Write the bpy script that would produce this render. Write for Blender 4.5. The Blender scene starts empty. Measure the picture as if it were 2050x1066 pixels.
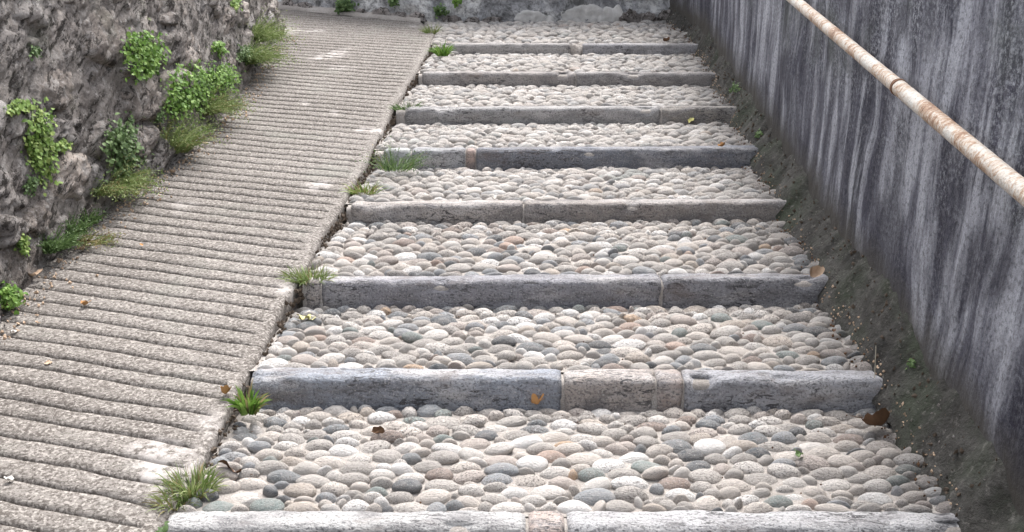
import bpy, math, random
import numpy as np
from mathutils import Vector, Matrix, noise, Euler

random.seed(11); RNG = np.random.default_rng(11)
S = bpy.context.scene
COL = S.collection
R = math.radians

# ---------------------------------------------------------------- camera
H = 1.5; PITCH = R(13); FPX = 2200.0
cam_d = bpy.data.cameras.new('camera'); cam = bpy.data.objects.new('camera', cam_d); COL.objects.link(cam)
cam.location = (0, 0, H); cam.rotation_euler = (R(90) - PITCH, 0, 0)
cam_d.sensor_width = 36; cam_d.lens = FPX / 2050 * 36; cam_d.clip_start = 0.05; cam_d.clip_end = 500
S.camera = cam

# ---------------------------------------------------------------- sky, sun, exposure
W = bpy.data.worlds.new('World'); S.world = W; W.use_nodes = True
nt = W.node_tree; bg = nt.nodes['Background']
sky = nt.nodes.new('ShaderNodeTexSky'); sky.sky_type = 'NISHITA'; sky.sun_disc = False
SUN_EL, SUN_AZ = R(64), R(12)
sky.sun_elevation = SUN_EL; sky.sun_rotation = SUN_AZ; sky.air_density = 1.0; sky.dust_density = 4.0
hs = nt.nodes.new('ShaderNodeHueSaturation'); hs.inputs['Saturation'].default_value = 0.28   # overcast: nearly colourless
nt.links.new(sky.outputs[0], hs.inputs['Color']); nt.links.new(hs.outputs[0], bg.inputs[0]); bg.inputs[1].default_value = 0.15
sd = bpy.data.lights.new('sun', 'SUN'); sd.energy = 1.25; sd.angle = R(24); sd.color = (1.0, .965, .93)
so = bpy.data.objects.new('sun', sd); COL.objects.link(so)
d = Vector((math.sin(SUN_AZ) * math.cos(SUN_EL), math.cos(SUN_AZ) * math.cos(SUN_EL), math.sin(SUN_EL)))
so.rotation_euler = d.to_track_quat('Z', 'Y').to_euler(); so.location = (0, 0, 12)
S.view_settings.view_transform = 'Standard'; S.view_settings.look = 'None'; S.view_settings.gamma = 1
S.view_settings.use_curve_mapping = False; S.view_settings.exposure = 1.72

# ---------------------------------------------------------------- geometry of the place
CP, SP = math.cos(PITCH), math.sin(PITCH)
def plane(F): return .178 * F + .0275                      # slope of the whole stair (z at distance F)
def ray(px, py):
    u, v = (px - 1025) / FPX, (533 - py) / FPX
    return Vector((u, CP + v * SP, v * CP - SP))
def onplane(px, py, h=0.0):                                # photo pixel -> point on the slope plane + h
    r = ray(px, py); t = (.0275 + h - H) / (r.z - .178 * r.y); return Vector((0, 0, H)) + r * t
def onwall(px, py, off=0.0):                               # photo pixel -> point on left wall face
    r = ray(px, py); t = 3.0
    for _ in range(30):
        p = Vector((0, 0, H)) + r * t
        x = lwall_x(p.y, max(0, p.z - plane(p.y))) + off
        t = .5 * t + .5 * (x / r.x)
    return Vector((0, 0, H)) + r * t
def onrwall(px, py, off=0.0):
    r = ray(px, py); t = 3.0
    for _ in range(30):
        p = Vector((0, 0, H)) + r * t
        t = .5 * t + .5 * ((rwall_x(p.y, p.z - plane(p.y)) + off) / r.x)
    return Vector((0, 0, H)) + r * t
def interp(x, xs, ys): return float(np.interp(x, xs, ys))
def lwall_x(F, h=0.0):
    return interp(F, [0, 3.2, 3.6, 4.03, 4.43, 5.0, 5.9, 6.6, 7.5, 8], [-1.57, -1.565, -1.575, -1.56, -1.50, -1.44, -1.45, -1.5, -1.55, -1.56]) - .13 * h
def rwall_x(F, h=0.0):
    return interp(F, [-1, 2.25, 5.5, 7.0, 7.5, 8.1], [.99, 1.068, 1.175, 1.225, 1.20, 1.10]) - .02 * h
def redge(F): return interp(F, [-1, 2.246, 7.46, 7.9, 8.3], [-.925, -.751, -.50, -.614, -.7]) + .006 * math.sin(F * 3.1) + .004 * math.sin(F * 11)
def inner(F): return interp(F, [-1, 2.1, 2.9, 3.5, 4.25, 4.95, 5.65, 6.42, 7.2, 7.9], [.95, .975, .985, 1.01, 1.045, 1.07, 1.10, 1.15, 1.18, 1.06])
KD = .085
YK = [1022, 738, 549, 400, 294, 213, 144, 87]
FK = []
for y in YK:
    FK.append(onplane(1025, y).y)
YB = [1100, 808, 607, 437, 332, 244, 168, 105]
def zat(y, F):
    v = (533 - y) / FPX; return H + F * (v * CP - SP) / (CP + v * SP)
HK = [plane(F) - zat(y, F - KD) for F, y in zip(FK, YB)]
HK[0] = .07
HK = [min(.085, max(.055, h + .012)) for h in HK]
TILT = [0, -.008, .012, .012, .010, .006, -.004, -.004]
FEND = 7.92
def zk(i, x): return plane(FK[i]) + TILT[i] * (x - .2) / 1.7
def tread_z(i, x, F):                                       # top of cobbles of tread i
    a = FK[i]; b = (FK[i + 1] - KD) if i < 7 else 7.95
    t = (F - a) / (b - a)
    z1 = zk(i + 1, x) - HK[i + 1] if i < 7 else plane(7.95) - .004
    return (1 - t) * zk(i, x) + t * z1 + .008 * math.sin(math.pi * min(1, max(0, t)))

# ---------------------------------------------------------------- helpers
def tag(o, label=None, cat=None, group=None, kind=None):
    if label: o['label'] = label
    if cat: o['category'] = cat
    if group: o['group'] = group
    if kind: o['kind'] = kind
    return o
def mesh(name, vs, fs, m=None, smooth=True, uv=None):
    me = bpy.data.meshes.new(name); me.from_pydata([tuple(v) for v in vs], [], fs)
    if smooth: me.polygons.foreach_set('use_smooth', [True] * len(me.polygons))
    if m: me.materials.append(m)
    if uv is not None:
        l = me.uv_layers.new(name='UVMap'); idx = np.zeros(len(me.loops), dtype=int); me.loops.foreach_get('vertex_index', idx)
        l.data.foreach_set('uv', np.asarray(uv, dtype=float)[idx].ravel())
    me.update(); return me
def obj(name, me, parent=None, loc=None):
    o = bpy.data.objects.new(name, me); COL.objects.link(o)
    if parent is not None: o.parent = parent
    if loc is not None: o.location = loc
    return o
def grid_faces(nu, nv, flip=False):
    f = []
    for i in range(nu - 1):
        for j in range(nv - 1):
            a = i * nv + j; q = (a, a + 1, a + nv + 1, a + nv)
            f.append(q[::-1] if flip else q)
    return f
def N(x, y, z=0.0): return noise.noise(Vector((x, y, z)))
def FB(x, y, z=0.0, o=4): return noise.fractal(Vector((x, y, z)), 1.0, 2.0, o)
def RG(x, y, z=0.0, o=5): return noise.ridged_multi_fractal(Vector((x, y, z)), 1.0, 2.0, o, 1.0, 2.0)

# ---- node material helper
class M:
    def __init__(s, name, rough=.9):
        s.m = bpy.data.materials.new(name); s.m.use_nodes = True; s.t = s.m.node_tree; s.b = s.t.nodes['Principled BSDF']
        s.b.inputs['Roughness'].default_value = rough; s.b.inputs['Specular IOR Level'].default_value = .3
        s.tc = s.n('ShaderNodeTexCoord')
    def n(s, k, **kw):
        x = s.t.nodes.new(k)
        for a, b in kw.items(): setattr(x, a, b)
        return x
    def l(s, a, b): s.t.links.new(a, b)
    def inp(s, node, name, v):
        if hasattr(v, 'is_output') or isinstance(v, bpy.types.NodeSocket): s.l(v, node.inputs[name])
        else: node.inputs[name].default_value = v
    def map(s, src, scale=(1, 1, 1), loc=None, rot=(0, 0, 0)):
        k = s.n('ShaderNodeMapping'); s.l(src, k.inputs[0]); k.inputs['Scale'].default_value = scale; k.inputs['Rotation'].default_value = rot
        if loc is not None: s.inp(k, 'Location', loc)
        return k.outputs[0]
    def noise(s, vec, scale, detail=4, rough=.6, dist=0.0):
        k = s.n('ShaderNodeTexNoise'); s.l(vec, k.inputs['Vector']); k.inputs['Scale'].default_value = scale
        k.inputs['Detail'].default_value = detail; k.inputs['Roughness'].default_value = rough; k.inputs['Distortion'].default_value = dist
        return k.outputs['Fac']
    def vor(s, vec, scale, feature='F1', out='Distance'):
        k = s.n('ShaderNodeTexVoronoi', feature=feature); s.l(vec, k.inputs['Vector']); k.inputs['Scale'].default_value = scale
        return k.outputs[out]
    def ramp(s, fac, pts):
        k = s.n('ShaderNodeValToRGB'); s.l(fac, k.inputs[0]); e = k.color_ramp.elements
        while len(e) < len(pts): e.new(.5)
        for el, (p, c) in zip(e, pts):
            el.position = p; el.color = (c, c, c, 1) if isinstance(c, (int, float)) else (*c, 1)
        return k.outputs[0]
    def mix(s, fac, a, b, mode='MIX'):
        k = s.n('ShaderNodeMix', data_type='RGBA', blend_type=mode)
        for i, v in ((0, fac), (6, a), (7, b)):
            if isinstance(v, bpy.types.NodeSocket): s.l(v, k.inputs[i])
            else: k.inputs[i].default_value = v if i == 0 else ((*v, 1) if len(v) == 3 else v)
        return k.outputs[2]
    def math(s, op, a, b=0.0, c=0.0):
        k = s.n('ShaderNodeMath', operation=op)
        for i, v in enumerate((a, b, c)):
            if isinstance(v, bpy.types.NodeSocket): s.l(v, k.inputs[i])
            else: k.inputs[i].default_value = v
        return k.outputs[0]
    def color(s, c):
        if isinstance(c, bpy.types.NodeSocket): s.l(c, s.b.inputs['Base Color'])
        else: s.b.inputs['Base Color'].default_value = (*c, 1)
        return s
    def bump(s, h, strength=.5, dist=.01, prev=None):
        k = s.n('ShaderNodeBump'); s.l(h, k.inputs['Height']); k.inputs['Strength'].default_value = strength; k.inputs['Distance'].default_value = dist
        if prev is not None: s.l(prev, k.inputs['Normal'])
        s.l(k.outputs[0], s.b.inputs['Normal']); return k.outputs[0]

# ---- materials
def mat_pebble(joined=False):
    k = M('worn_pebble', .75); oi = k.n('ShaderNodeObjectInfo'); COLR, RND = oi.outputs['Color'], oi.outputs['Random']
    if joined:
        at = k.n('ShaderNodeAttribute'); at.attribute_name = 'stone'; COLR = at.outputs['Color']; RND = k.n('ShaderNodeNewGeometry').outputs['Random Per Island']
    off = k.n('ShaderNodeVectorMath', operation='SCALE'); k.l(k.tc.outputs['Object'], off.inputs[0]); off.inputs['Scale'].default_value = 24 if joined else 1
    add = k.n('ShaderNodeVectorMath', operation='ADD'); k.l(off.outputs[0], add.inputs[0])
    r3 = k.n('ShaderNodeCombineXYZ'); q = k.math('MULTIPLY', RND, 37.0)
    for i in range(3): k.l(q, r3.inputs[i])
    k.l(r3.outputs[0], add.inputs[1]); v = add.outputs[0]
    wv = k.noise(v, 1.4, 3, .6)
    sp = k.noise(v, 7, 3, .75, .6)
    c = k.mix(k.ramp(wv, [(.35, .0), (.7, .35)]), COLR, (.50, .455, .425))
    amount = k.math('MULTIPLY', k.ramp(sp, [(.50, 0.0), (.60, 1.0)]), k.math('ADD', .2, k.math('MULTIPLY', k.math('FRACT', k.math('MULTIPLY', RND, 17.3)), .75)))
    c = k.mix(amount, c, (.13, .115, .108))
    lt = k.ramp(k.noise(v, 12, 2, .6), [(.55, 0.0), (.7, .5)])
    c = k.mix(lt, c, (.62, .59, .56))
    k.color(c)
    k.bump(k.math('ADD', k.noise(v, 6, 4, .7), k.math('MULTIPLY', sp, .5)), .55, .12)
    return k.m
def mat_bed():
    k = M('cobble_mortar', .95); v = k.tc.outputs['Object']
    c = k.ramp(k.noise(v, 9, 5, .7), [(.3, (.27, .245, .225)), (.55, (.39, .36, .335)), (.75, (.48, .45, .425))])
    c = k.mix(k.ramp(k.noise(v, 240, 2, .6), [(.42, .55), (.6, 0.0)]), c, (.20, .18, .16))
    k.color(c); k.bump(k.noise(v, 160, 4, .7), .8, .006); return k.m
def mat_kerb():
    k = M('worn_kerb_stone', .8); v = k.tc.outputs['Object']; oi = k.n('ShaderNodeObjectInfo')
    add = k.n('ShaderNodeVectorMath', operation='ADD'); k.l(v, add.inputs[0])
    r3 = k.n('ShaderNodeCombineXYZ'); k.l(k.math('MULTIPLY', oi.outputs['Random'], 9.0), r3.inputs[0]); k.l(r3.outputs[0], add.inputs[1]); v = add.outputs[0]
    st = k.map(v, (1, 2.4, 2.4))
    n1 = k.noise(st, 7, 5, .65, .4)
    c = k.mix(k.ramp(n1, [(.36, .7), (.54, 0.0)]), oi.outputs['Color'], (.13, .125, .13))
    c = k.mix(k.ramp(k.noise(st, 3.7, 5, .65), [(.5, 0.0), (.66, .6)]), c, (.48, .465, .455))
    # thin dark cracks and pits
    cr = k.noise(k.map(v, (1, 3.2, 3.2)), 26, 3, .6, 1.2)
    c = k.mix(k.math('MULTIPLY', k.ramp(cr, [(.40, .9), (.46, 0.0)]), k.ramp(k.noise(v, 5, 3, .6), [(.42, .12), (.6, 1.0)])), c, (.045, .043, .046))
    pt = k.noise(v, 150, 2, .6)
    c = k.mix(k.ramp(pt, [(.34, .7), (.47, 0.0)]), c, (.07, .07, .075))
    c = k.mix(k.ramp(k.noise(v, 190, 2, .5), [(.58, 0.0), (.7, .45)]), c, (.55, .54, .53))
    # stain of brown soil low on the riser
    c = k.mix(k.ramp(k.noise(st, 4.6, 4, .7), [(.56, 0.0), (.72, .55)]), c, (.13, .10, .085))
    c = k.mix(1.0, c, (.90, .89, .89), 'MULTIPLY')
    k.color(c)
    b = k.bump(n1, .5, .02)
    k.bump(k.math('ADD', cr, pt), .55, .006, b)
    return k.m
def mat_ramp():
    k = M('ribbed_concrete', .95); v = k.tc.outputs['Object']
    big = k.noise(v, 1.7, 4, .6)
    c = k.ramp(big, [(.3, (.17, .152, .141)), (.5, (.22, .199, .185)), (.72, (.27, .247, .232))])
    g = k.noise(v, 88, 3, .8)
    c = k.mix(k.ramp(g, [(.44, .8), (.54, 0.0)]), c, (.075, .062, .055))
    g2 = k.noise(v, 110, 2, .6)
    c = k.mix(k.ramp(g2, [(.53, 0.0), (.63, .8)]), c, (.42, .385, .36))
    c = k.mix(1.0, c, (.83, .835, .82), 'MULTIPLY')
    # worn pale patches
    p = k.math('MULTIPLY', k.ramp(k.noise(v, 2.3, 2, .5, .4), [(.65, 0.0), (.72, 1.0)]), k.ramp(k.noise(v, 25, 3, .7), [(.4, 0.0), (.55, .8)]))
    c = k.mix(p, c, (.44, .41, .39))
    c = k.mix(k.ramp(k.noise(v, 3.4, 3, .6), [(.58, 0.0), (.75, .35)]), c, (.17, .175, .15))
    k.color(c)
    b = k.bump(k.noise(v, 38, 4, .75), .3, .008)
    k.bump(g, .3, .003, b); return k.m
def mat_rubble(name, base, dark, light, moss=.3):
    k = M(name, .93); v = k.tc.outputs['Object']; oi = k.n('ShaderNodeObjectInfo')
    ge = k.n('ShaderNodeNewGeometry'); v = ge.outputs['Position']
    n1 = k.noise(k.map(k.map(v, rot=(R(-38), 0, 0)), (1, .55, 1.5)), 5.5, 7, .75, .5)
    c = k.mix(k.ramp(n1, [(.34, .9), (.6, 0.0)]), k.mix(1.0, base, oi.outputs['Color'], 'MULTIPLY'), dark)
    c = k.mix(k.ramp(k.noise(v, 16, 5, .7), [(.5, 0.0), (.68, .75)]), c, light)
    c = k.mix(k.ramp(k.noise(k.map(k.map(v, rot=(R(-38), 0, 0)), (1, .5, 1.5)), 24, 5, .8, .5), [(.42, .95), (.49, 0.0)]), c, (.045, .038, .033))
    c = k.mix(k.ramp(k.noise(v, 55, 3, .6), [(.58, 0.0), (.7, .6)]), c, (.58, .55, .53))
    c = k.mix(k.math('MULTIPLY', k.ramp(k.noise(v, 2.6, 4, .65), [(.56, 0.0), (.72, 1.0)]), moss), c, (.10, .125, .06))
    k.color(c)
    b = k.bump(k.noise(v, 20, 8, .8, .6), .7, .03)
    sv_ = k.map(k.map(v, rot=(R(-38), 0, 0)), (1, .45, 1.9))
    b = k.bump(k.noise(sv_, 16, 6, .8, .4), .8, .03, b)
    k.bump(k.noise(v, 48, 5, .8), 1.0, .022, b)
    return k.m
def mat_concrete():
    k = M('streaked_concrete', .88)
    uv = k.n('ShaderNodeUVMap'); uv.uv_map = 'UVMap'
    # u runs along the wall, v is height; the runs of water lean a little downhill
    sep = k.n('ShaderNodeSeparateXYZ'); k.l(uv.outputs[0], sep.inputs[0]); U, V = sep.outputs[0], sep.outputs[1]
    U2 = k.math('ADD', U, k.math('MULTIPLY', V, .20))
    wob = k.noise(uv.outputs[0], 1.3, 2, .5)
    U3 = k.math('ADD', U2, k.math('MULTIPLY', wob, .3))
    def strk(su, sv, seed, d=3, r=.6):
        cb = k.n('ShaderNodeCombineXYZ'); k.l(k.math('MULTIPLY', U3, su), cb.inputs[0]); k.l(k.math('MULTIPLY', V, sv), cb.inputs[1]); cb.inputs[2].default_value = seed
        return k.noise(cb.outputs[0], 1, d, r)
    cbp = k.n('ShaderNodeCombineXYZ'); k.l(U2, cbp.inputs[0]); k.l(V, cbp.inputs[1]); P = cbp.outputs[0]
    a = strk(3.4, .9, 1.3, 5, .62); b2 = strk(9, 1.3, 7.7, 4, .62); c3 = strk(38, 2.2, 3.1, 3, .6)
    base = k.ramp(a, [(.34, (.022, .022, .034)), (.45, (.060, .059, .080)), (.54, (.155, .155, .182)), (.64, (.36, .365, .40))])
    c = k.mix(k.ramp(b2, [(.50, 0.0), (.60, .85)]), base, (.37, .375, .41))
    c = k.mix(k.ramp(b2, [(.38, .85), (.48, 0.0)]), c, (.022, .020, .034))
    c = k.mix(k.ramp(c3, [(.56, 0.0), (.72, .25)]), c, (.36, .36, .38))
    c = k.mix(k.ramp(c3, [(.32, .3), (.46, 0.0)]), c, (.035, .033, .045))
    # mottled efflorescence, thicker high on the wall and near the camera
    c = k.mix(k.ramp(k.noise(k.map(P, (1.0, .55, 1)), 2.6, 4, .6, .5), [(.50, 0.0), (.60, .8)]), c, (.022, .020, .032))
    hi = k.ramp(V, [(.42, 0.0), (.62, 1.0)])
    sp = k.noise(P, 60, 4, .8); cl = k.noise(P, 4.5, 4, .65)
    f = k.math('MULTIPLY', k.math('MULTIPLY', k.ramp(sp, [(.46, 0.0), (.60, .85)]), k.ramp(cl, [(.40, .15), (.62, 1.0)])), k.math('ADD', .3, k.math('MULTIPLY', hi, .6)))
    c = k.mix(f, c, (.36, .37, .40))
    c = k.mix(k.ramp(k.noise(P, 75, 3, .7), [(.36, .55), (.5, 0.0)]), c, (.028, .028, .033))
    c = k.mix(k.math('MULTIPLY', k.ramp(k.noise(P, 2.2, 4, .6), [(.54, 0.0), (.7, .55)]), hi), c, (.085, .095, .085))
    # brown-green dirt rising from the foot
    ft = k.math('ADD', V, k.math('MULTIPLY', k.noise(P, 5, 5, .7), -.22))
    c = k.mix(k.ramp(ft, [(.0, .95), (.13, .0)]), c, (.062, .056, .048))
    k.color(c)
    b = k.bump(b2, .35, .03); b = k.bump(k.noise(P, 9, 5, .7), .5, .02, b)
    k.bump(sp, .5, .006, b); return k.m
def mat_foot():
    k = M('mossy_mortar', .95); v = k.tc.outputs['Object']
    c = k.ramp(k.noise(v, 6, 6, .7, .4), [(.34, (.022, .021, .019)), (.5, (.052, .049, .044)), (.66, (.098, .094, .085))])
    c = k.mix(k.ramp(k.noise(v, 4, 4, .6), [(.48, 0.0), (.64, .55)]), c, (.038, .052, .028))
    c = k.mix(k.ramp(k.noise(v, 48, 4, .75), [(.57, 0.0), (.68, .6)]), c, (.20, .188, .17))
    c = k.mix(k.ramp(k.noise(v, 30, 4, .75), [(.36, .7), (.48, 0.0)]), c, (.03, .027, .023))
    k.color(c); b = k.bump(k.noise(v, 18, 6, .75), .8, .03); k.bump(k.noise(v, 90, 4, .7), .7, .006, b); return k.m
def mat_back():
    k = M('old_plaster', .93); v = k.n('ShaderNodeNewGeometry').outputs['Position']
    n1 = k.noise(v, 3.1, 6, .68, .5)
    c = k.ramp(n1, [(.36, (.17, .172, .182)), (.45, (.36, .36, .37)), (.54, (.56, .555, .55)), (.68, (.70, .69, .67))])
    c = k.mix(k.ramp(k.noise(v, 7, 5, .7, .6), [(.36, .8), (.47, 0.0)]), c, (.045, .045, .043))
    c = k.mix(k.ramp(k.noise(v, 45, 4, .7), [(.4, .5), (.52, 0.0)]), c, (.06, .06, .06))
    k.color(c); b = k.bump(k.noise(v, 9, 6, .7), .8, .05); k.bump(k.noise(v, 70, 4, .7), .6, .008, b); return k.m
def mat_rust():
    k = M('rusty_painted_pipe', .7); v = k.tc.outputs['Object']
    st = k.map(v, (48, 48, 95))
    a = k.noise(st, 1, 5, .75, .8); b2 = k.noise(v, 5, 3, .6); b3 = k.noise(v, 160, 3, .6)
    z = k.math('ADD', a, k.math('MULTIPLY', k.math('SUBTRACT', b2, .5), 1.1))
    c = k.ramp(z, [(.38, (.56, .54, .50)), (.47, (.50, .44, .38)), (.54, (.40, .29, .21)), (.63, (.27, .155, .095)), (.76, (.14, .085, .06))])
    c = k.mix(k.ramp(b3, [(.55, 0.0), (.66, .6)]), c, (.23, .16, .11))
    c = k.mix(k.ramp(b3, [(.34, .6), (.44, 0.0)]), c, (.6, .5, .4))
    k.color(c); k.bump(k.math('ADD', a, b3), .5, .004); return k.m
def mat_leaf(name, c1, c2, c3, trans=.25):
    k = M(name, .55); ge = k.n('ShaderNodeNewGeometry')
    c = k.ramp(ge.outputs['Random Per Island'], [(0.0, c1), (.5, c2), (1.0, c3)])
    k.color(c); k.b.inputs['Specular IOR Level'].default_value = .25
    tr = k.n('ShaderNodeBsdfTranslucent'); k.l(c, tr.inputs[0]); mx = k.n('ShaderNodeMixShader'); mx.inputs[0].default_value = trans
    out = k.t.nodes['Material Output']; k.l(k.b.outputs[0], mx.inputs[1]); k.l(tr.outputs[0], mx.inputs[2]); k.l(mx.outputs[0], out.inputs[0])
    return k.m
def mat_plain(name, col, var=.5, scale=30, rough=.85, bump=.3):
    k = M(name, rough); v = k.tc.outputs['Object']
    c = k.mix(k.ramp(k.noise(v, scale, 4, .7), [(.3, var), (.65, 0.0)]), col, tuple(x * .35 for x in col))
    k.color(c); k.bump(k.noise(v, scale * 2, 3, .6), bump, .003); return k.m

MP2 = mat_pebble(True)
MP, MB, MK, MR = mat_pebble(), mat_bed(), mat_kerb(), mat_ramp()
MS = mat_rubble('rubble_stone', (.40, .36, .334), (.14, .12, .11), (.58, .545, .52))
MM = mat_rubble('rough_wall_mortar', (.37, .334, .309), (.14, .12, .11), (.50, .465, .44), .35)
MC, MF, MBK, MRU = mat_concrete(), mat_foot(), mat_back(), mat_rust()
L_GREEN = mat_leaf('fresh_leaf', (.075, .16, .022), (.14, .26, .045), (.24, .36, .09))
L_YEL = mat_leaf('yellow_green_leaf', (.09, .165, .03), (.18, .28, .06), (.31, .39, .12))
L_DARK = mat_leaf('dark_leaf', (.05, .095, .03), (.10, .16, .055), (.17, .25, .10))
L_GRASS = mat_leaf('grass_blade', (.10, .15, .04), (.18, .25, .08), (.34, .37, .18))
L_DRY = mat_leaf('dry_grass', (.28, .22, .12), (.16, .18, .06), (.35, .27, .14))
DRY_BROWN = mat_plain('brown_dead_leaf', (.13, .07, .038), .6, 25)
DRY_ORANGE = mat_plain('orange_dead_leaf', (.50, .27, .11), .5, 25)
DRY_TAN = mat_plain('tan_dead_leaf', (.52, .38, .27), .4, 25)
DRY_YELLOW = mat_plain('yellow_dead_leaf', (.62, .58, .24), .3, 25)
M_WHITE = mat_plain('pale_chip', (.62, .59, .55), .2, 30)
M_SOIL = mat_plain('soil', (.10, .075, .055), .7, 40)
M_STRAW = mat_plain('straw', (.55, .50, .40), .3, 40)
M_IRON = mat_plain('rusted_iron', (.16, .08, .045), .6, 60)
M_CEM = mat_plain('pale_cement', (.52, .505, .485), .6, 14, .95, .6)

# ================================================================ ground
g = mesh('ground', [(-60, -60, -1.2), (60, -60, -1.2), (60, 2.0, .02), (-60, 2.0, .02), (-60, 30, 1.0), (60, 30, 1.0), (-60, 120, 1.0), (60, 120, 1.0)],
         [(0, 1, 2, 3), (3, 2, 5, 4), (4, 5, 7, 6)], M_SOIL, False)
tag(obj('ground', g), 'brown soil under the stair and the walls', None, None, 'structure')

# ================================================================ ribbed ramp
def build_ramp():
    SP_ = .0785; k = .29; gw = .018
    r0, r1 = -.7, 9.6
    nx = 120
    rows = []                                              # (r, which profile)
    n = int((r1 - r0) / SP_)
    for i in range(n):
        b = r0 + i * SP_ + random.uniform(-.005, .005)
        w = gw * random.uniform(.75, 1.25)
        rows += [(b, 0.0), (b + .003, -.8), (b + .006 + w * .12, -1.0), (b + w * .5, -.35), (b + w * .62, .08), (b + .038, .06), (b + .066, .02)]
    vs = []
    for ri, (r, p) in enumerate(rows):
        blk = ri // 7
        for j in range(nx):
            t = j / (nx - 1)
            # lateral extent
            F = r
            for _ in range(4):
                xr = redge(F) - .004; xl = -1.95 if F < 7.45 else -1.95 - (F - 7.45) * 3
                x = xl + (xr - xl) * t; F = r - k * (x + .6) + .012 * N(x * 1.3, r * .5, 3.3) + .006 * N(x * 6, blk * 1.7, 9)
            e = (xr - x)
            fade = min(1, max(0, (e - .02 - .03 * (N(F * 2.2, 1.1) + .5)) / .03)) * (1 - max(0, min(1, (-1.3 - x - .1 + .1 * N(F * 3, 5)) / .12)) * .5)
            dep = .018 * (1 + .45 * N(x * 9, blk * 3.1, 2)) * (1.0 if N(x * 3.5, blk * 2.3, 8) > -.38 else .4)
            if F > 7.3: dep *= .45
            z = plane(F) + dep * p * fade + .004 * N(x * 3, F * 3, 1) + .0022 * N(x * 20, F * 20, 5)
            z -= .010 * max(0, 1 - e / .012) ** 2
            vs.append((x, F, z))
    fs = grid_faces(len(rows), nx, True)
    # side wall of slab
    n0 = len(vs)
    for ri in range(len(rows)):
        x, F, z = vs[ri * nx + nx - 1]
        for q in range(1, 4):
            vs.append((x - .004 * q + .006 * N(F * 25, q * 3.0), F, z - .05 * q))
    for ri in range(len(rows) - 1):
        a = [ri * nx + nx - 1] + [n0 + ri * 3 + q for q in range(3)]; b = [(ri + 1) * nx + nx - 1] + [n0 + (ri + 1) * 3 + q for q in range(3)]
        for q in range(3): fs.append((a[q], a[q + 1], b[q + 1], b[q])[::-1])
    me = mesh('ramp', vs, fs, MR)
    tag(obj('concrete_ramp', me), 'long sloping ribbed concrete ramp beside the cobbled steps', None, None, 'structure')
build_ramp()

# ================================================================ cobbled stair
PAL = [((.53, .48, .435), 26), ((.44, .41, .38), 20), ((.36, .335, .31), 15), ((.60, .565, .53), 15), ((.43, .375, .34), 9), ((.46, .40, .345), 5), ((.27, .285, .30), 10),
       ((.165, .18, .19), 4.5), ((.10, .112, .122), 3.0), ((.20, .235, .225), 2.5), ((.47, .33, .22), .8), ((.46, .34, .28), .8), ((.70, .68, .66), 13), ((.26, .20, .17), 2)]
PW = np.array([w for _, w in PAL]); PW = PW / PW.sum()
def pebble_mesh(seed, sub):
    import bmesh
    bm = bmesh.new(); bmesh.ops.create_icosphere(bm, subdivisions=sub, radius=1.0)
    rr = random.Random(seed); ox = rr.uniform(0, 90); ex = rr.uniform(.0, .22); ey = rr.uniform(-.15, .15); pw = rr.uniform(.75, 1.0)
    for v in bm.verts:
        c = v.co.copy()
        d_ = 1 + .10 * N(c.x * 1.1 + ox, c.y * 1.1, c.z * 1.1) + .05 * N(c.x * 2.6 + ox, c.y * 2.6, c.z * 2.6)
        v.co = c * d_
        v.co.y *= 1 + ex * c.x; v.co.x += ey * c.y * .5
        v.co.z = math.copysign(abs(v.co.z) ** (1 / max(.8, pw)), v.co.z)
    bm.normal_update()
    me = bpy.data.meshes.new('cobble'); bm.to_mesh(me); bm.free()
    me.polygons.foreach_set('use_smooth', [True] * len(me.polygons)); me.materials.append(MP); return me
PEB_HI = [pebble_mesh(100 + i, 3) for i in range(14)]
PEB_LO = [pebble_mesh(200 + i, 2) for i in range(10)]

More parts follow.
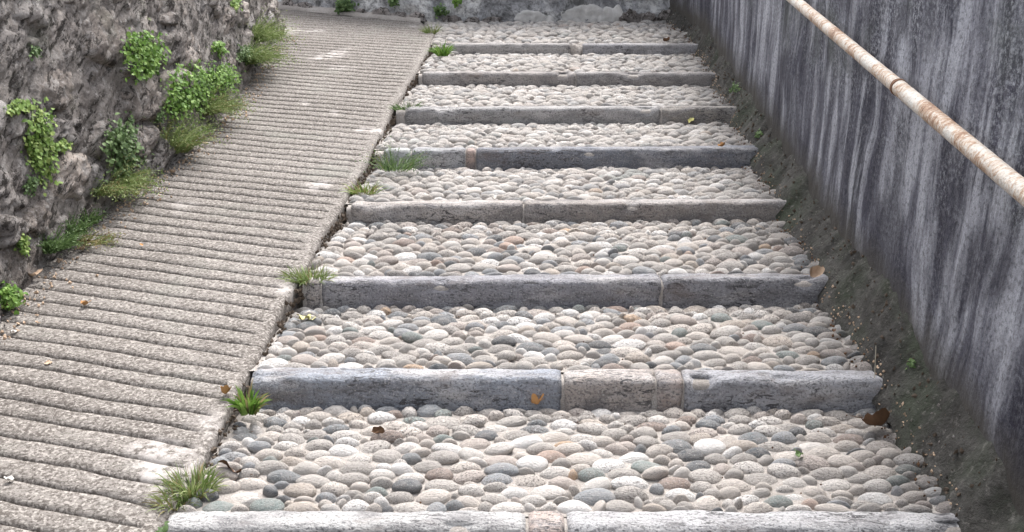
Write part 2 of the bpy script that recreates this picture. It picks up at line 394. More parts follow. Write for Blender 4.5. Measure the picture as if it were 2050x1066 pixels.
def pack(i):
    """ellipses (x, F, a, b, angle) filling tread i: Lloyd relaxation in a stretched metric, moments of each cell"""
    a, b = FK[i] + .004, ((FK[i + 1] - KD) if i < 7 else 8.0)
    nx, ny = 300, 120
    SX, SY = .0575, .0355
    X = np.linspace(-.86, 1.24, nx); Y = np.linspace(a, b, ny)
    gx, gy = np.meshgrid(X, Y, indexing='ij')
    xl = np.array([redge(f) for f in Y]) + .006; xr = np.array([min(inner(f) + .07, rwall_x(f) + .02) for f in Y])
    ok = (gx > xl[None, :]) & (gx < xr[None, :])
    if i == 7:
        yb = np.where(X < -.6, 7.95, 7.935); ok &= gy < yb[:, None] + .01
    pts = np.stack([gx[ok] / SX, gy[ok] / SY], 1)
    w = (xr - xl).mean(); area = ok.mean() * 2.10 * (b - a)
    n = int(area / (SX * SY) * 1.03)
    n = min(n, 680)
    rs = np.random.default_rng(50 + i)
    # fixed rows: a neat line of eggs behind the kerb and a border of flat stones by the ramp
    row = []
    x = xl[0] + .035
    while x < xr[0] - .03:
        row.append((x, a + .028)); x += rs.uniform(.056, .074)
    bord = []
    f = a + .075
    while f < b - .02:
        bord.append((redge(f) + .058, f)); f += rs.uniform(.036, .048)
    row2 = []
    x = xl[-1] + .12
    while x < xr[-1] - .03:
        row2.append((x, b - .028)); x += rs.uniform(.055, .076)
    fixed = np.array([(p[0] / SX, p[1] / SY) for p in row + bord + row2])
    m = max(10, n - len(fixed))
    free = pts[rs.choice(len(pts), m, replace=False)]
    wt = np.concatenate([np.zeros(len(fixed)), rs.uniform(-.35, .5, m)])
    C = np.concatenate([fixed, free])
    for it in range(9):
        lab = np.empty(len(pts), dtype=int)
        for s in range(0, len(pts), 4000):
            q = pts[s:s + 4000]; d2 = ((q[:, None, :] - C[None]) ** 2).sum(2) - wt[None]
            lab[s:s + 4000] = d2.argmin(1)
        cnt = np.bincount(lab, minlength=len(C)); cx = np.bincount(lab, pts[:, 0], len(C)); cy = np.bincount(lab, pts[:, 1], len(C))
        g_ = cnt > 0
        new = C.copy(); new[g_, 0] = cx[g_] / cnt[g_]; new[g_, 1] = cy[g_] / cnt[g_]
        nf = len(fixed); C[nf:] = new[nf:]
        if it > 5: C[:nf] = .6 * C[:nf] + .4 * new[:nf]
    out = []
    px, py = pts[:, 0] * SX, pts[:, 1] * SY
    for j in range(len(C)):
        if cnt[j] < 10: continue
        mk = lab == j; x_, y_ = px[mk], py[mk]; mx, my = x_.mean(), y_.mean()
        cov = np.cov(np.stack([x_, y_])); ev, evec = np.linalg.eigh(cov)
        A, B = 2 * math.sqrt(ev[1]), 2 * math.sqrt(max(ev[0], 1e-8)); ang = math.atan2(evec[1, 1], evec[0, 1])
        out.append((mx, my, A, B, ang, j < len(row), cnt[j]))
    return out

KERBS = [  # (x px left, x px right, colour)
    [(345, 1052, (.37, .37, .365)), (1058, 1128, (.36, .30, .27)), (1134, 1925, (.38, .38, .385))],
    [(512, 1122, (.245, .265, .30)), (1128, 1306, (.37, .33, .30)), (1309, 1360, (.31, .255, .225)), (1363, 1740, (.30, .305, .325))],
    [(618, 648, (.32, .285, .26)), (651, 1318, (.235, .235, .255)), (1322, 1646, (.235, .235, .25))],
    [(708, 1046, (.34, .31, .285)), (1050, 1564, (.27, .245, .225))],
    [(772, 824, (.33, .35, .34)), (828, 932, (.33, .34, .35)), (935, 952, (.37, .29, .255)), (955, 1503, (.17, .18, .205))],
    [(813, 1318, (.30, .295, .29)), (1322, 1462, (.27, .25, .225))],
    [(848, 1150, (.30, .28, .265)), (1153, 1437, (.275, .26, .25))],
    [(886, 1140, (.36, .345, .33)), (1143, 1163, (.42, .38, .34)), (1166, 1415, (.33, .325, .335))],
]
def kerb_block(i, x0, x1, col, parent, seed):
    L = x1 - x0; n = max(6, int(L / .016)); h = HK[i] + .06
    rs = random.Random(seed); o0 = rs.uniform(0, 50); r = .021 + rs.uniform(-.003, .004)
    prof = [(0, -h), (0, -.012), (-.003, -.003), (-.012, 0), (-KD * .35, .001), (-KD * .6, .0)]
    for a_ in (0, 22, 45, 68, 90):
        an = R(a_); prof.append((-KD + r - r * math.sin(an) * 1.0, -r + r * math.cos(an)))
    prof += [(-KD - .001, -.035), (-KD - .001, -.05), (-KD + .001, -.065), (-KD + .004, -h)]
    vs = []; m = len(prof)
    for q in range(n + 1):
        t = q / n; x = x0 + L * t; endr = min(t, 1 - t) * L; er = max(0, 1 - endr / .012)
        zt = zk(i, x)
        for (dy, dz) in prof:
            w_ = .0045 * FB(x * 7 + o0, dy * 18, dz * 18, 4) + .003 * N(x * 40 + o0, dy * 40, dz * 40)
            chip = max(0, N(x * 11 + o0, 4.4, dz * 6) - .28) * .05 * (1 if (dz > -.03 and dy < -KD * .6) else .2)
            vs.append((x + er * .002 * (1 if t < .5 else -1), FK[i] + dy + w_ + chip + .002 - er * .0 + (er * .008 if dy < -.02 else 0), zt + dz + w_ * .7 - chip * .6 - er * .006 * (1 if dz > -.04 else 0)))
    fs = grid_faces(n + 1, m, False)
    fs.append(tuple(range(m))[::-1]); fs.append(tuple(range(n * m, n * m + m)))
    me = mesh('kerb_stone', vs, fs, MK); o = obj('kerb_stone', me, parent); o.color = (*col, 1)
    return o
def kerb_joint(i, x0, x1, parent):
    vs = []
    n = 30
    for q in range(n + 1):
        x = x0 + (x1 - x0) * q / n; z = zk(i, x)
        for dy, dz in ((-.006, -.12), (-.006, -.014), (-.02, -.013), (-KD + .027, -.014), (-KD + .014, -.022), (-KD + .010, -.034), (-KD + .011, -.12)): vs.append((x, FK[i] + dy, z + dz))
    obj('joint_mortar', mesh('joint_mortar', vs, grid_faces(n + 1, 7), MB), parent)
def join_cobbles(late, bed):
    V, Fs, Cc = [], [], []; nb = 0
    for o, me in late:
        v = np.empty(len(me.vertices) * 3); me.vertices.foreach_get('co', v); v = v.reshape(-1, 3)
        mw = np.array(Matrix.LocRotScale(o.location, o.rotation_euler, o.scale)); V.append(v @ mw[:3, :3].T + mw[:3, 3])
        f = np.empty(len(me.loops), dtype=int); me.loops.foreach_get('vertex_index', f); Fs += [tuple(int(q) for q in t) for t in (f.reshape(-1, 3) + nb)]
        Cc.append(np.tile(np.array(o.color[:]), (len(v), 1))); nb += len(v); bpy.data.objects.remove(o)
    me = mesh('small_cobbles', np.concatenate(V), Fs, MP2)
    at = me.color_attributes.new('stone', 'FLOAT_COLOR', 'POINT'); at.data.foreach_set('color', np.concatenate(Cc).ravel())
    tag(obj('small_cobbles', me, bed), None, None, None, 'stuff')
def build_stair():
    names = ['bottom cobbled tread at the lower edge of the photo, with big well separated pebbles', 'second cobbled tread from the bottom, above the blue grey kerb', 'third cobbled tread from the bottom, with a yellow leaf at its foot corner',
             'fourth cobbled tread from the bottom, behind the brown pale topped kerb', 'fifth cobbled tread from the bottom, behind the dark speckled kerb', 'sixth cobbled tread from the bottom', 'seventh cobbled tread, second below the far wall', 'topmost cobbled tread against the far wall']
    for i in range(8):
        a, b = FK[i] - .01, ((FK[i + 1] - KD + .03) if i < 7 else 8.1)
        nu, nv = 110, 26; vs = []
        for u in range(nu):
            for v in range(nv):
                F = a + (b - a) * v / (nv - 1); xl = redge(F) - .03; xr = rwall_x(F) + .05
                x = xl + (xr - xl) * u / (nu - 1)
                # mortar comes up flush just behind the kerb and sinks between the pebbles
                edge = max(0, 1 - abs(F - FK[i]) / .02)
                vs.append((x, F, tread_z(i, x, F) - .0135 + .009 * edge + .003 * N(x * 14, F * 14, 2) + .002 * N(x * 45, F * 45, 4)))
        fs = grid_faces(nu, nv, True)
        bed = obj('pavement', mesh('pavement', vs, fs, MB)); tag(bed, names[i], None, 'cobbled treads of the stepped path', 'structure')
        Z = FK[i]
        for q, (pl, pr, col) in enumerate(KERBS[i]):
            x0 = (pl - 1.5 - 1025) * (onplane(pl, YK[i]).y * CP - 0 + (plane(FK[i]) - H) * -SP) / FPX
            x1 = (pr + 1.5 - 1025) * (onplane(pr, YK[i]).y * CP - 0 + (plane(FK[i]) - H) * -SP) / FPX
            if q == len(KERBS[i]) - 1: x1 += .03
            kerb_block(i, x0, x1, col, bed, i * 10 + q)
        kerb_joint(i, redge(FK[i]) + .01, x1 - .04, bed)
        rs = np.random.default_rng(900 + i)
        stones = sorted(pack(i), key=lambda p: p[1]); late = []
        for ci, (x, F, A, B, ang, front, cn) in enumerate(stones):
            x += rs.normal(0, .002)
            me = (PEB_HI if i < 3 else PEB_LO)[rs.integers(14 if i < 3 else 10)]
            o = obj('cobble', me, bed) if ci < 300 else bpy.data.objects.new('cobble', me)
            if ci >= 300: me = PEB_LO[rs.integers(10)]; late.append((o, me))
            if ang > math.pi / 2: ang -= math.pi
            if ang < -math.pi / 2: ang += math.pi
            s = rs.uniform(.80, .97)
            A_, B_ = min(A, .060) * s, min(B, .036) * s
            c = rs.uniform(.017, .024)
            dz = rs.normal(0, .0036)
            top = tread_z(i, x, F) + .0058 + dz
            o.location = (x, F, top - c)
            o.rotation_euler = (R(10 + rs.normal(0, 9)), rs.normal(0, .12), ang + rs.normal(0, .09))
            if rs.random() < .5: A_ = -A_ if False else A_; o.rotation_euler.z += math.pi; o.rotation_euler.x *= -1
            o.scale = (A_, B_, c)
            col = np.array(PAL[rs.choice(len(PAL), p=PW)][0])
            if i >= 3:                                      # higher treads are made of paler, more even stones
                q_ = .35 if i == 3 else .5; col = col * (1 - q_) + np.array((.56, .53, .50)) * q_
            dirt = max(0, 1 - (inner(F) - x) / .22) if x > inner(F) - .22 else 0
            col = col * rs.uniform(.9, 1.1) * (1 - .45 * dirt)
            o.color = (*col.clip(0, .8), 1)
        if late: join_cobbles(late, bed)
build_stair()

# ================================================================ mossy mortar footing along the right wall
FOOT = []
def build_foot():
    nu, nv = 900, 34; vs = []
    for u in range(nu):
        F = 1.2 + (8.0 - 1.2) * u / (nu - 1)
        # local ground
        i = max(0, sum(1 for f in FK if f - KD <= F) - 1)
        ht = .11 + .07 * N(F * 1.4, 3) + .05 * N(F * 5, 8) + .03 * N(F * 17, 4) + (.02 if F < 4.5 else 0)
        for v in range(nv):
            t = v / (nv - 1); xi = inner(F) - .015 + .03 * N(F * 4, 2.2) + .02 * N(F * 14, 6.2); xo = rwall_x(F, ht) + .01
            x = xi + (xo - xi) * t
            gz = (tread_z(min(i, 7), x, max(F, FK[0])) if F > FK[0] else plane(F) - .01)
            gz = .12 * gz + .88 * (plane(F) - .04)
            if v % 2 == 0 and u % 2 == 0: FOOT.append(None)
            z = gz - .006 + (ht + .034) * (t ** .9) + .016 * FB(x * 8, F * 8, 1, 2) + .006 * N(x * 25, F * 25)
            if FOOT and FOOT[-1] is None: FOOT[-1] = (x, F, z, t)
            vs.append((x, F, z))
    o = obj('mortar_footing', mesh('mortar_footing', vs, grid_faces(nu, nv, True), MF))
    tag(o, 'dark mossy mortar footing sloping between the cobbles and the streaked right wall', None, None, 'structure')
build_foot()

# ================================================================ right concrete wall
def build_rwall():
    nu, nv = 420, 90; vs = []; uv = []
    for u in range(nu):
        F = -1.5 + (8.15 + 1.5) * u / (nu - 1)
        for v in range(nv):
            h = -.15 + 1.75 * (v / (nv - 1)) ** 1.1
            x = rwall_x(F, h) - .012 * FB(F * 1.5, h * .8, 3) - .004 * FB((F + .2 * h) * 14, h * 1.6, 3, 3) - .0018 * N(F * 50, h * 45)
            vs.append((x, F, plane(F) + h)); uv.append((F, h))
    fs = grid_faces(nu, nv, False)
    n0 = len(vs)                                           # body behind the face
    for u in range(nu):
        F = -1.5 + 9.65 * u / (nu - 1); zt = plane(F) + 1.6
        vs += [(1.62, F, zt), (1.62, F, plane(F) - .15)]; uv += [(F, 1.7), (F, 0)]
    for u in range(nu - 1):
        t0, t1 = u * nv + nv - 1, (u + 1) * nv + nv - 1; b0, b1 = n0 + 2 * u, n0 + 2 * u + 2
        fs += [(t0, b0, b1, t1), (b0, b0 + 1, b1 + 1, b1)]
    fs.append(tuple([u for u in range(nv)] + [n0, n0 + 1]))
    o = obj('concrete_wall', mesh('concrete_wall', vs, fs, MC, True, uv))
    tag(o, 'tall dark grey concrete wall with pale vertical water streaks, right of the steps', 'wall')
build_rwall()

# ================================================================ handrail
def tube(p0, p1, r, n=40, seg=1, jig=0.0, cap=True):
    d_ = (p1 - p0); L = d_.length; q = d_.to_track_quat('Z', 'Y'); vs = []; fs = []
    for s in range(seg + 1):
        for k in range(n):
            a = 2 * math.pi * k / n; rr = r + jig * N(s * .7, math.cos(a) * 2, math.sin(a) * 2)
            vs.append(Vector((rr * math.cos(a), rr * math.sin(a), L * s / seg)))
    for s in range(seg):
        for k in range(n): fs.append((s * n + k, s * n + (k + 1) % n, (s + 1) * n + (k + 1) % n, (s + 1) * n + k))
    if cap: fs.append(tuple(range(n))[::-1]); fs.append(tuple(range(seg * n, seg * n + n)))
    return vs, fs, q
def cam2w(X, Y, Z): return Vector((X, Z * CP + Y * SP, H + Y * CP - Z * SP))
def build_rail():
    A = cam2w(.973, .1405, 2.089); B = cam2w(1.042, .983, 4.058); dr = (B - A).normalized()
    P0 = A - dr * 2.2; P1 = B + dr * 3.3
    Zc = 2.836; t = (Zc - 2.089) / (4.058 - 2.089); J = A.lerp(B, t)
    root = bpy.data.objects.new('handrail', None); COL.objects.link(root); root.location = P0
    tag(root, 'rusty handrail pipe with flaking cream paint along the right wall', 'handrail')
    def part(name, a, b, r, m, seg=1, jig=0.0):
        vs, fs, q = tube(a, b, r, 40, seg, jig); o = obj(name, mesh(name, vs, fs, m), root, a - P0); o.rotation_euler = q.to_euler(); return o
    part('pipe', P0, J, .0205, MRU, 160, .0006)
    part('pipe', J - dr * .03, P1, .0192, MRU, 160, .0006)
    part('coupling', J - dr * .006, J + dr * .010, .0222, M_IRON, 4, .0008)
    for s in (-1.35, .17 - 0.0, 2.4):                        # wall brackets: arm out from the wall, stub up to the pipe
        c = A.lerp(B, t) - dr * .24 + dr * (s - .17)
        wall = Vector((rwall_x(c.y, c.z - plane(c.y)) + .02, c.y, c.z + .004))
        br = part('bracket', Vector((c.x + .012, c.y, c.z - .004)), Vector((wall.x, wall.y, wall.z - .075)), .0055, M_IRON, 4)
build_rail()

# ================================================================ left rubble wall
LW_END = 7.52
def crag(F, h, x=0): return .007 * (RG(F * 2.6, h * 3.4, x + 3.0, 4) - 1.1) + .008 * FB(F * 16, h * 18, x, 4) + chips(F, h, .014, 9) + chips(F + 5, h, .010, 21)
def chips(F, h, amp, sc):
    F, h = .79 * F + .61 * h, .79 * h - .61 * F
    d_ = noise.voronoi(Vector((F * sc * .5, h * sc * 1.2, 2.0)))[0]; return amp * min(1, (d_[1] - d_[0]) * 2.2)
def build_lwall():
    nu, nv = 460, 150; vs = []
    for u in range(nu):
        F = .6 + (LW_END - .6) * u / (nu - 1)
        for v in range(nv):
            h = -.06 + 1.6 * (v / (nv - 1)) ** 1.2
            x = lwall_x(F, h) + crag(F, h) - .008
            vs.append((x, F, plane(F) + h))
    fs = grid_faces(nu, nv, True)
    # return face at far corner and top
    n0 = len(vs); last = (nu - 1) * nv; m = 24
    for v in range(nv):
        bx, by, bz = vs[last + v]
        for q in range(1, m):
            xx = bx - q * .05
            vs.append((xx, by + .02 * min(1, q / 2) + .03 * FB(xx * 5, bz * 5, 9), bz))
    for v in range(nv - 1):
        for q in range(m - 1):
            a = last + v if q == 0 else n0 + v * (m - 1) + q - 1; b = n0 + v * (m - 1) + q
            c = n0 + (v + 1) * (m - 1) + q; d_ = last + v + 1 if q == 0 else n0 + (v + 1) * (m - 1) + q - 1
            fs.append((a, b, c, d_)[::-1])
    n1 = len(vs)
    for u in range(nu):
        F = .6 + (LW_END - .6) * u / (nu - 1); vs += [(-3.1, F, vs[u * nv + nv - 1][2]), (-3.1, F, plane(F) - .1)]
    for u in range(nu - 1):
        t0, t1 = u * nv + nv - 1, (u + 1) * nv + nv - 1; b0, b1 = n1 + 2 * u, n1 + 2 * u + 2
        fs += [(t0, t1, b1, b0), (b0, b1, b1 + 1, b0 + 1)]
    root = obj('stone_wall', mesh('stone_wall', vs, fs, MM)); tag(root, 'rough rubble stone wall with weeds, left of the ribbed ramp', 'wall')
    # individual stones: relaxed cells in the plane of the wall
    rs = np.random.default_rng(5)
    SXs, SYs = .235, .135
    nx, ny = 330, 110; X = np.linspace(2.9, LW_END + .02, nx); Y = np.linspace(-.03, 1.45, ny); gx, gy = np.meshgrid(X, Y, indexing='ij')
    hv = np.array([max(.2, (onwall_top(f)) + .2) for f in X]); ok = gy < hv[:, None]
    pts = np.stack([gx[ok] / SXs, gy[ok] / SYs], 1); n = int(ok.mean() * (LW_END - 2.9) * 1.48 / (SXs * SYs) * .95)
    C = pts[rs.choice(len(pts), n, replace=False)]; wt = rs.uniform(-.35, .55, n)
    for it in range(5):
        lab = np.concatenate([(((q[:, None] - C[None]) ** 2).sum(2) - wt[None]).argmin(1) for q in np.array_split(pts, 12)])
        cnt = np.bincount(lab, minlength=n); g_ = cnt > 0
        C[g_, 0] = np.bincount(lab, pts[:, 0], n)[g_] / cnt[g_]; C[g_, 1] = np.bincount(lab, pts[:, 1], n)[g_] / cnt[g_]
    K, RN = 44, 13
    for j in range(n):
        if cnt[j] < 40: continue
        F0, h0 = C[j, 0] * SXs, C[j, 1] * SYs
        if rs.random() < .10: continue                      # lost under the mortar
        tilt = rs.normal(0, .10, 2); pr = rs.uniform(-.012, .022) + (.010 if h0 < .38 and F0 < 5.2 else .002); oz = rs.uniform(0, 50); cs = []
        for a_ in range(K):
            an = 2 * math.pi * a_ / K; dx, dy = math.cos(an) * .02, math.sin(an) * .012; r_ = 1; p = np.array([F0, h0])
            while r_ < 24:
                p = np.array([F0 + dx * r_ * .6, h0 + dy * r_ * .6]); q = p / (SXs, SYs)
                d2 = ((q - C) ** 2).sum(1) - wt
                if d2.argmin() != j or p[0] > LW_END or p[1] < -.04: break
                r_ += 1
            cs.append(p - (F0, h0))
        cs = np.array(cs); cs = (cs + np.roll(cs, 1, 0) + np.roll(cs, -1, 0)) / 3
        gap = rs.uniform(.82, .94)
        vs = []
        for k_ in range(RN + 1):
            t = k_ / RN
            for a_ in range(K):
                jag = 1 + .22 * N(a_ * .45 + oz, j * 1.3) + .10 * N(a_ * 1.7, j * 2.1, oz)
                q = cs[a_] * t * gap * jag; F, h = F0 + q[0], h0 + q[1]
                dome = (1 - t ** 7) ** .8 if t < 1 else 0
                out = -.022 + (.022 + pr + .010) * dome + (tilt[0] * q[0] + tilt[1] * q[1]) * dome
                out += (.007 * (RG(F * 5 + oz, h * 7, oz, 4) - 1.1) + .008 * FB(F * 20, h * 24, oz, 4) + chips(F + oz, h, .016, 11) + chips(F + oz, h + 3, .010, 24) - .012) * (.3 + .7 * dome)
                vs.append((lwall_x(F, h) + out, F, plane(F) + h))
                if k_ == 0: break
        fs = [(0, 1 + a_, 1 + (a_ + 1) % K) for a_ in range(K)]
        for k_ in range(RN - 1):
            for a_ in range(K):
                s0 = 1 + k_ * K; s1 = s0 + K; fs.append((s0 + a_, s1 + a_, s1 + (a_ + 1) % K, s0 + (a_ + 1) % K))
        o = obj('stone', mesh('stone', vs, fs, MS), root)
        c = rs.uniform(.72, 1.25); wrm = rs.uniform(-.04, .05)
        if rs.random() < .08: c = 1.4
        for wp in (onwall(485, 28), onwall(470, 115)):      # two whitish stones near the far end
            if abs(F0 - wp.y) < .10 and abs(plane(F0) + h0 - wp.z) < .07: c = 2.0; o.color = (2.0, 2.0, 2.0, 1)
        o.color = (c * (1 + wrm), c, c * (1 - wrm), 1)
def onwall_top(F):                                          # height on the wall that the top of the frame sees
    best = 0
    for h in np.linspace(0, 1.6, 33):
        z = plane(F) + h - H; v = (z * CP + F * SP) / (F * CP - z * SP); py = 533 - v * FPX
        px = 1025 + lwall_x(F, h) / (F * CP - z * SP) * FPX
        if py > 0 and px > -60: best = h
    return best
build_lwall()

# ================================================================ far wall
BW = [(-3.6, 9.45), (-1.77, 8.5), (-1.22, 8.21), (-.61, 7.93), (0.2, 7.95), (1.3, 7.97), (1.7, 7.98)]
def build_back():
    xs = [p[0] for p in BW]; ys = [p[1] for p in BW]
    nu, nv = 320, 60; vs = []
    for u in range(nu):
        x = -3.6 + 5.3 * u / (nu - 1); F = interp(x, xs, ys)
        for v in range(nv):
            h = -.12 + 1.1 * (v / (nv - 1)) ** 1.3
            r = (.06 if x < -.45 else .022)
            vs.append((x, F + .02 + .06 * h - r * (RG(x * 2.2, h * 4, 2) - 1.2) * .6 - .012 * FB(x * 12, h * 12, 4), plane(F) + h))
    fs = grid_faces(nu, nv, False); n0 = len(vs)
    for u in range(nu):
        x = -3.6 + 5.3 * u / (nu - 1); vs += [(x, 10.2, vs[u * nv + nv - 1][2]), (x, 10.2, 1.0)]
    for u in range(nu - 1):
        t0, t1 = u * nv + nv - 1, (u + 1) * nv + nv - 1; b0, b1 = n0 + 2 * u, n0 + 2 * u + 2
        fs += [(t0, b0, b1, t1), (b0, b0 + 1, b1 + 1, b1)]
    root = obj('old_wall', mesh('old_wall', vs, [f[::-1] for f in fs], MBK)); tag(root, 'weathered grey wall of patched plaster and rubble crossing the top of the steps', 'wall')
    def lump(name, px, py, wpx, hpx, m, seed, deep=.05, col=(1, 1, 1)):
        c = onplane(px, py); F = interp(c.x, xs, ys); Zc = (F * CP - (plane(F) - H) * SP); a, b = wpx / FPX * Zc / 2, hpx / FPX * Zc
        vs = []; nu_, nv_ = 26, 12
        for u in range(nu_ + 1):
            an = math.pi * u / nu_
            for v in range(nv_ + 1):
                t = v / nv_; jag = 1 + .22 * N(u * .3 + seed * 3.1, 1.7) + .07 * N(u * 1.1, seed)
                x = c.x + math.cos(an) * a * t * jag; h = math.sin(an) * b * t * jag - .01
                Fh = interp(x, xs, ys); vs.append((x, Fh + .03 + .06 * h - (deep + .012) * max(0, 1 - t ** 10) ** .5 - .008 * FB(x * 20, h * 20, seed) , plane(Fh) + h))
        o = obj(name, mesh(name, vs, grid_faces(nu_ + 1, nv_ + 1, False), m), root); o.color = (*col, 1); return o
    for (px, wp, hp, s) in [(1068, 90, 24, 1), (1170, 112, 36, 2), (1232, 64, 34, 3)]: lump('cement_patch', px, 47, wp, hp, M_CEM, s, .008)
    for q, (px, wp, hp) in enumerate([(1262, 46, 24), (1300, 44, 20), (1335, 34, 26), (905, 46, 15), (945, 34, 11), (835, 40, 22), (800, 48, 18), (765, 52, 22), (722, 36, 17), (610, 48, 18), (575, 34, 22), (985, 44, 12)]):
        cc = .75 if px > 1250 or 890 < px < 1000 else 1.35
        lump('stone', px, 44 if px > 850 else 44 - (850 - px) * .1, wp, hp, MS, q + 9, .05, (cc, cc, cc * 1.02))
    # pale strip of mortar where the ramp meets the wall
    vs = []; nu_ = 120
    for u in range(nu_):
        x = -2.3 + (1.66) * u / (nu_ - 1); F = interp(x, xs, ys)
        for (dy, dz) in ((-.075, -.012), (-.065, .010), (-.03, .018), (.0, .03), (.05, .04)):
            vs.append((x, F + dy * (1 + .5 * N(x * 6, dy)) + .012 * N(x * 9, 3), plane(F) + dz + .006 * N(x * 14, dy * 30)))
    o = obj('mortar_strip', mesh('mortar_strip', vs, grid_faces(nu_, 5, True), MB), root)
build_back()

# ================================================================ plants
def leaf_geo(vs, fs, p, nrm, up, L, Wd, fold=.25):
    side = up.cross(nrm)
    if side.length < 1e-4: side = Vector((1, 0, 0))
    side.normalize(); b = len(vs); n_ = nrm.normalized()
    for (t, w) in ((0, 0), (.3, .42), (.62, .46), (1, 0)):
        c = p + up * L * t - n_ * L * .3 * t * t
        if w == 0: vs.append(c)
        else: vs += [c + side * Wd * w + n_ * fold * Wd * .4, c, c - side * Wd * w + n_ * fold * Wd * .4]
    # verts: 0 base, 1,2,3 , 4,5,6 , 7 tip
    fs += [(b, b + 1, b + 2), (b, b + 2, b + 3), (b + 1, b + 4, b + 5, b + 2), (b + 2, b + 5, b + 6, b + 3), (b + 4, b + 7, b + 5), (b + 5, b + 7, b + 6)]
def rvec(rs): return Vector((rs.gauss(0, 1), rs.gauss(0, 1), rs.gauss(0, 1))).normalized()
def stem_geo(vs, fs, p0, p1, r):
    b = len(vs); d_ = (p1 - p0).normalized(); s = d_.cross(Vector((0, 0, 1)));
    if s.length < .01: s = Vector((1, 0, 0))
    s.normalize(); t = d_.cross(s)
    for p in (p0, p1):
        for a in range(3):
            an = a * 2.094; vs.append(p + (s * math.cos(an) + t * math.sin(an)) * r)
    for a in range(3): fs.append((b + a, b + (a + 1) % 3, b + 3 + (a + 1) % 3, b + 3 + a))
def clump(name, lab, cat, base, axes, n, L, m, seed, out=Vector((1, 0, .2)), stems=14, group=None, m2=None):
    """leafy clump: base point on the wall, axes = half sizes (x out, y along, z up)"""
    rs = random.Random(seed); vs, fs = [], []; sv, sf = [], []; axes = (axes[0], axes[1] * 1.35, axes[2]); n = int(n * 1.15)
    cen = [Vector((rs.uniform(-.2, .5) * axes[0], rs.uniform(-.62, .62) * axes[1], rs.uniform(-.62, .62) * axes[2])) for _ in range(max(4, n // 22))]
    for q in range(int(n * 2.2)):
        c = rs.choice(cen); s = .27
        p = c + Vector((rs.gauss(0, s) * axes[0], rs.gauss(0, s) * axes[1], rs.gauss(0, s) * axes[2]))
        p.x = max(-.01, p.x)
        nrm = (out.normalized() * .9 + rvec(rs) * .7 + Vector((0, -.3, .6))).normalized()
        up = (rvec(rs) + Vector((.3, -.1, -.3))); up = (up - nrm * up.dot(nrm)).normalized()
        l_ = L * 1.0 * rs.uniform(.5, 1.25); leaf_geo(vs, fs, p, nrm, up, l_, l_ * rs.uniform(.7, .95))
        if q % 5 == 0: stem_geo(sv, sf, c * .3, p, .0011)
    root = bpy.data.objects.new(name, None); COL.objects.link(root); root.location = base; tag(root, lab, cat, group)
    tag(obj('foliage', mesh('foliage', vs, fs, m), root), kind='stuff'); tag(obj('stems', mesh('stems', sv, sf, L_DARK), root), kind='stuff')
    return root
def tuft(name, lab, cat, base, n, L, m, seed, spread=.9, lean=Vector((0, 0, 0)), w=.0022, rad=.02, feather=0, group=None, nrm=Vector((0, 0, 1)), dry=0, ell=(1, 1)):
    rs = random.Random(seed); vs, fs = [], []; dv, df = [], []; n = int(n * 1.7); w *= 1.35; L *= 1.12
    for q in range(n):
        V, Fc = (dv, df) if rs.random() < dry else (vs, fs)
        a = rs.uniform(0, 6.283); r = rad * math.sqrt(rs.random()); p = Vector((math.cos(a) * r * ell[0], math.sin(a) * r * ell[1], 0))
        d_ = (Vector((math.cos(a), math.sin(a), 0)) * rs.uniform(.1, 1) * spread + nrm + lean + rvec(rs) * .25).normalized()
        l_ = L * rs.uniform(.45, 1.1); side = d_.cross(Vector((rs.uniform(-1, 1), rs.uniform(-1, 1), .3))).normalized(); seg = 4; b = len(V)
        c = p.copy(); dd = d_.copy()
        for s in range(seg + 1):
            ww = w * (1 - s / seg) ** .7 * rs.uniform(.9, 1.1)
            V += [c + side * ww, c - side * ww]
            if feather and s > 0:
                for _ in range(feather):
                    lv = (rvec(rs) + dd * .6).normalized(); pp = c + dd * l_ / seg * rs.uniform(-.5, .5)
                    leaf_pts.append((V, Fc, pp, lv, rs.uniform(.006, .012)))
            dd = (dd + Vector((0, 0, -.16 * (s + 1) * .6))).normalized(); c = c + dd * l_ / seg
        for s in range(seg): Fc.append((b + 2 * s, b + 2 * s + 1, b + 2 * s + 3, b + 2 * s + 2))
        for (V2, F2, pp, lv, ll) in leaf_pts: leaf_geo(V2, F2, pp, rvec(rs), lv, ll, ll * .45)
        leaf_pts.clear()
    root = bpy.data.objects.new(name, None); COL.objects.link(root); root.location = base; tag(root, lab, cat, group)
    tag(obj('blades', mesh('blades', vs, fs, m), root), kind='stuff')
    if dv: tag(obj('dry_blades', mesh('dry_blades', dv, df, L_DRY), root), kind='stuff')
    return root
leaf_pts = []
def P(px, py, off=.02): return onwall(px, py, off)
GW = 'weeds growing from the rubble wall'; GE = 'weeds rooted in the joint between ramp and steps'; GF = 'weeds at the foot of the rubble wall'
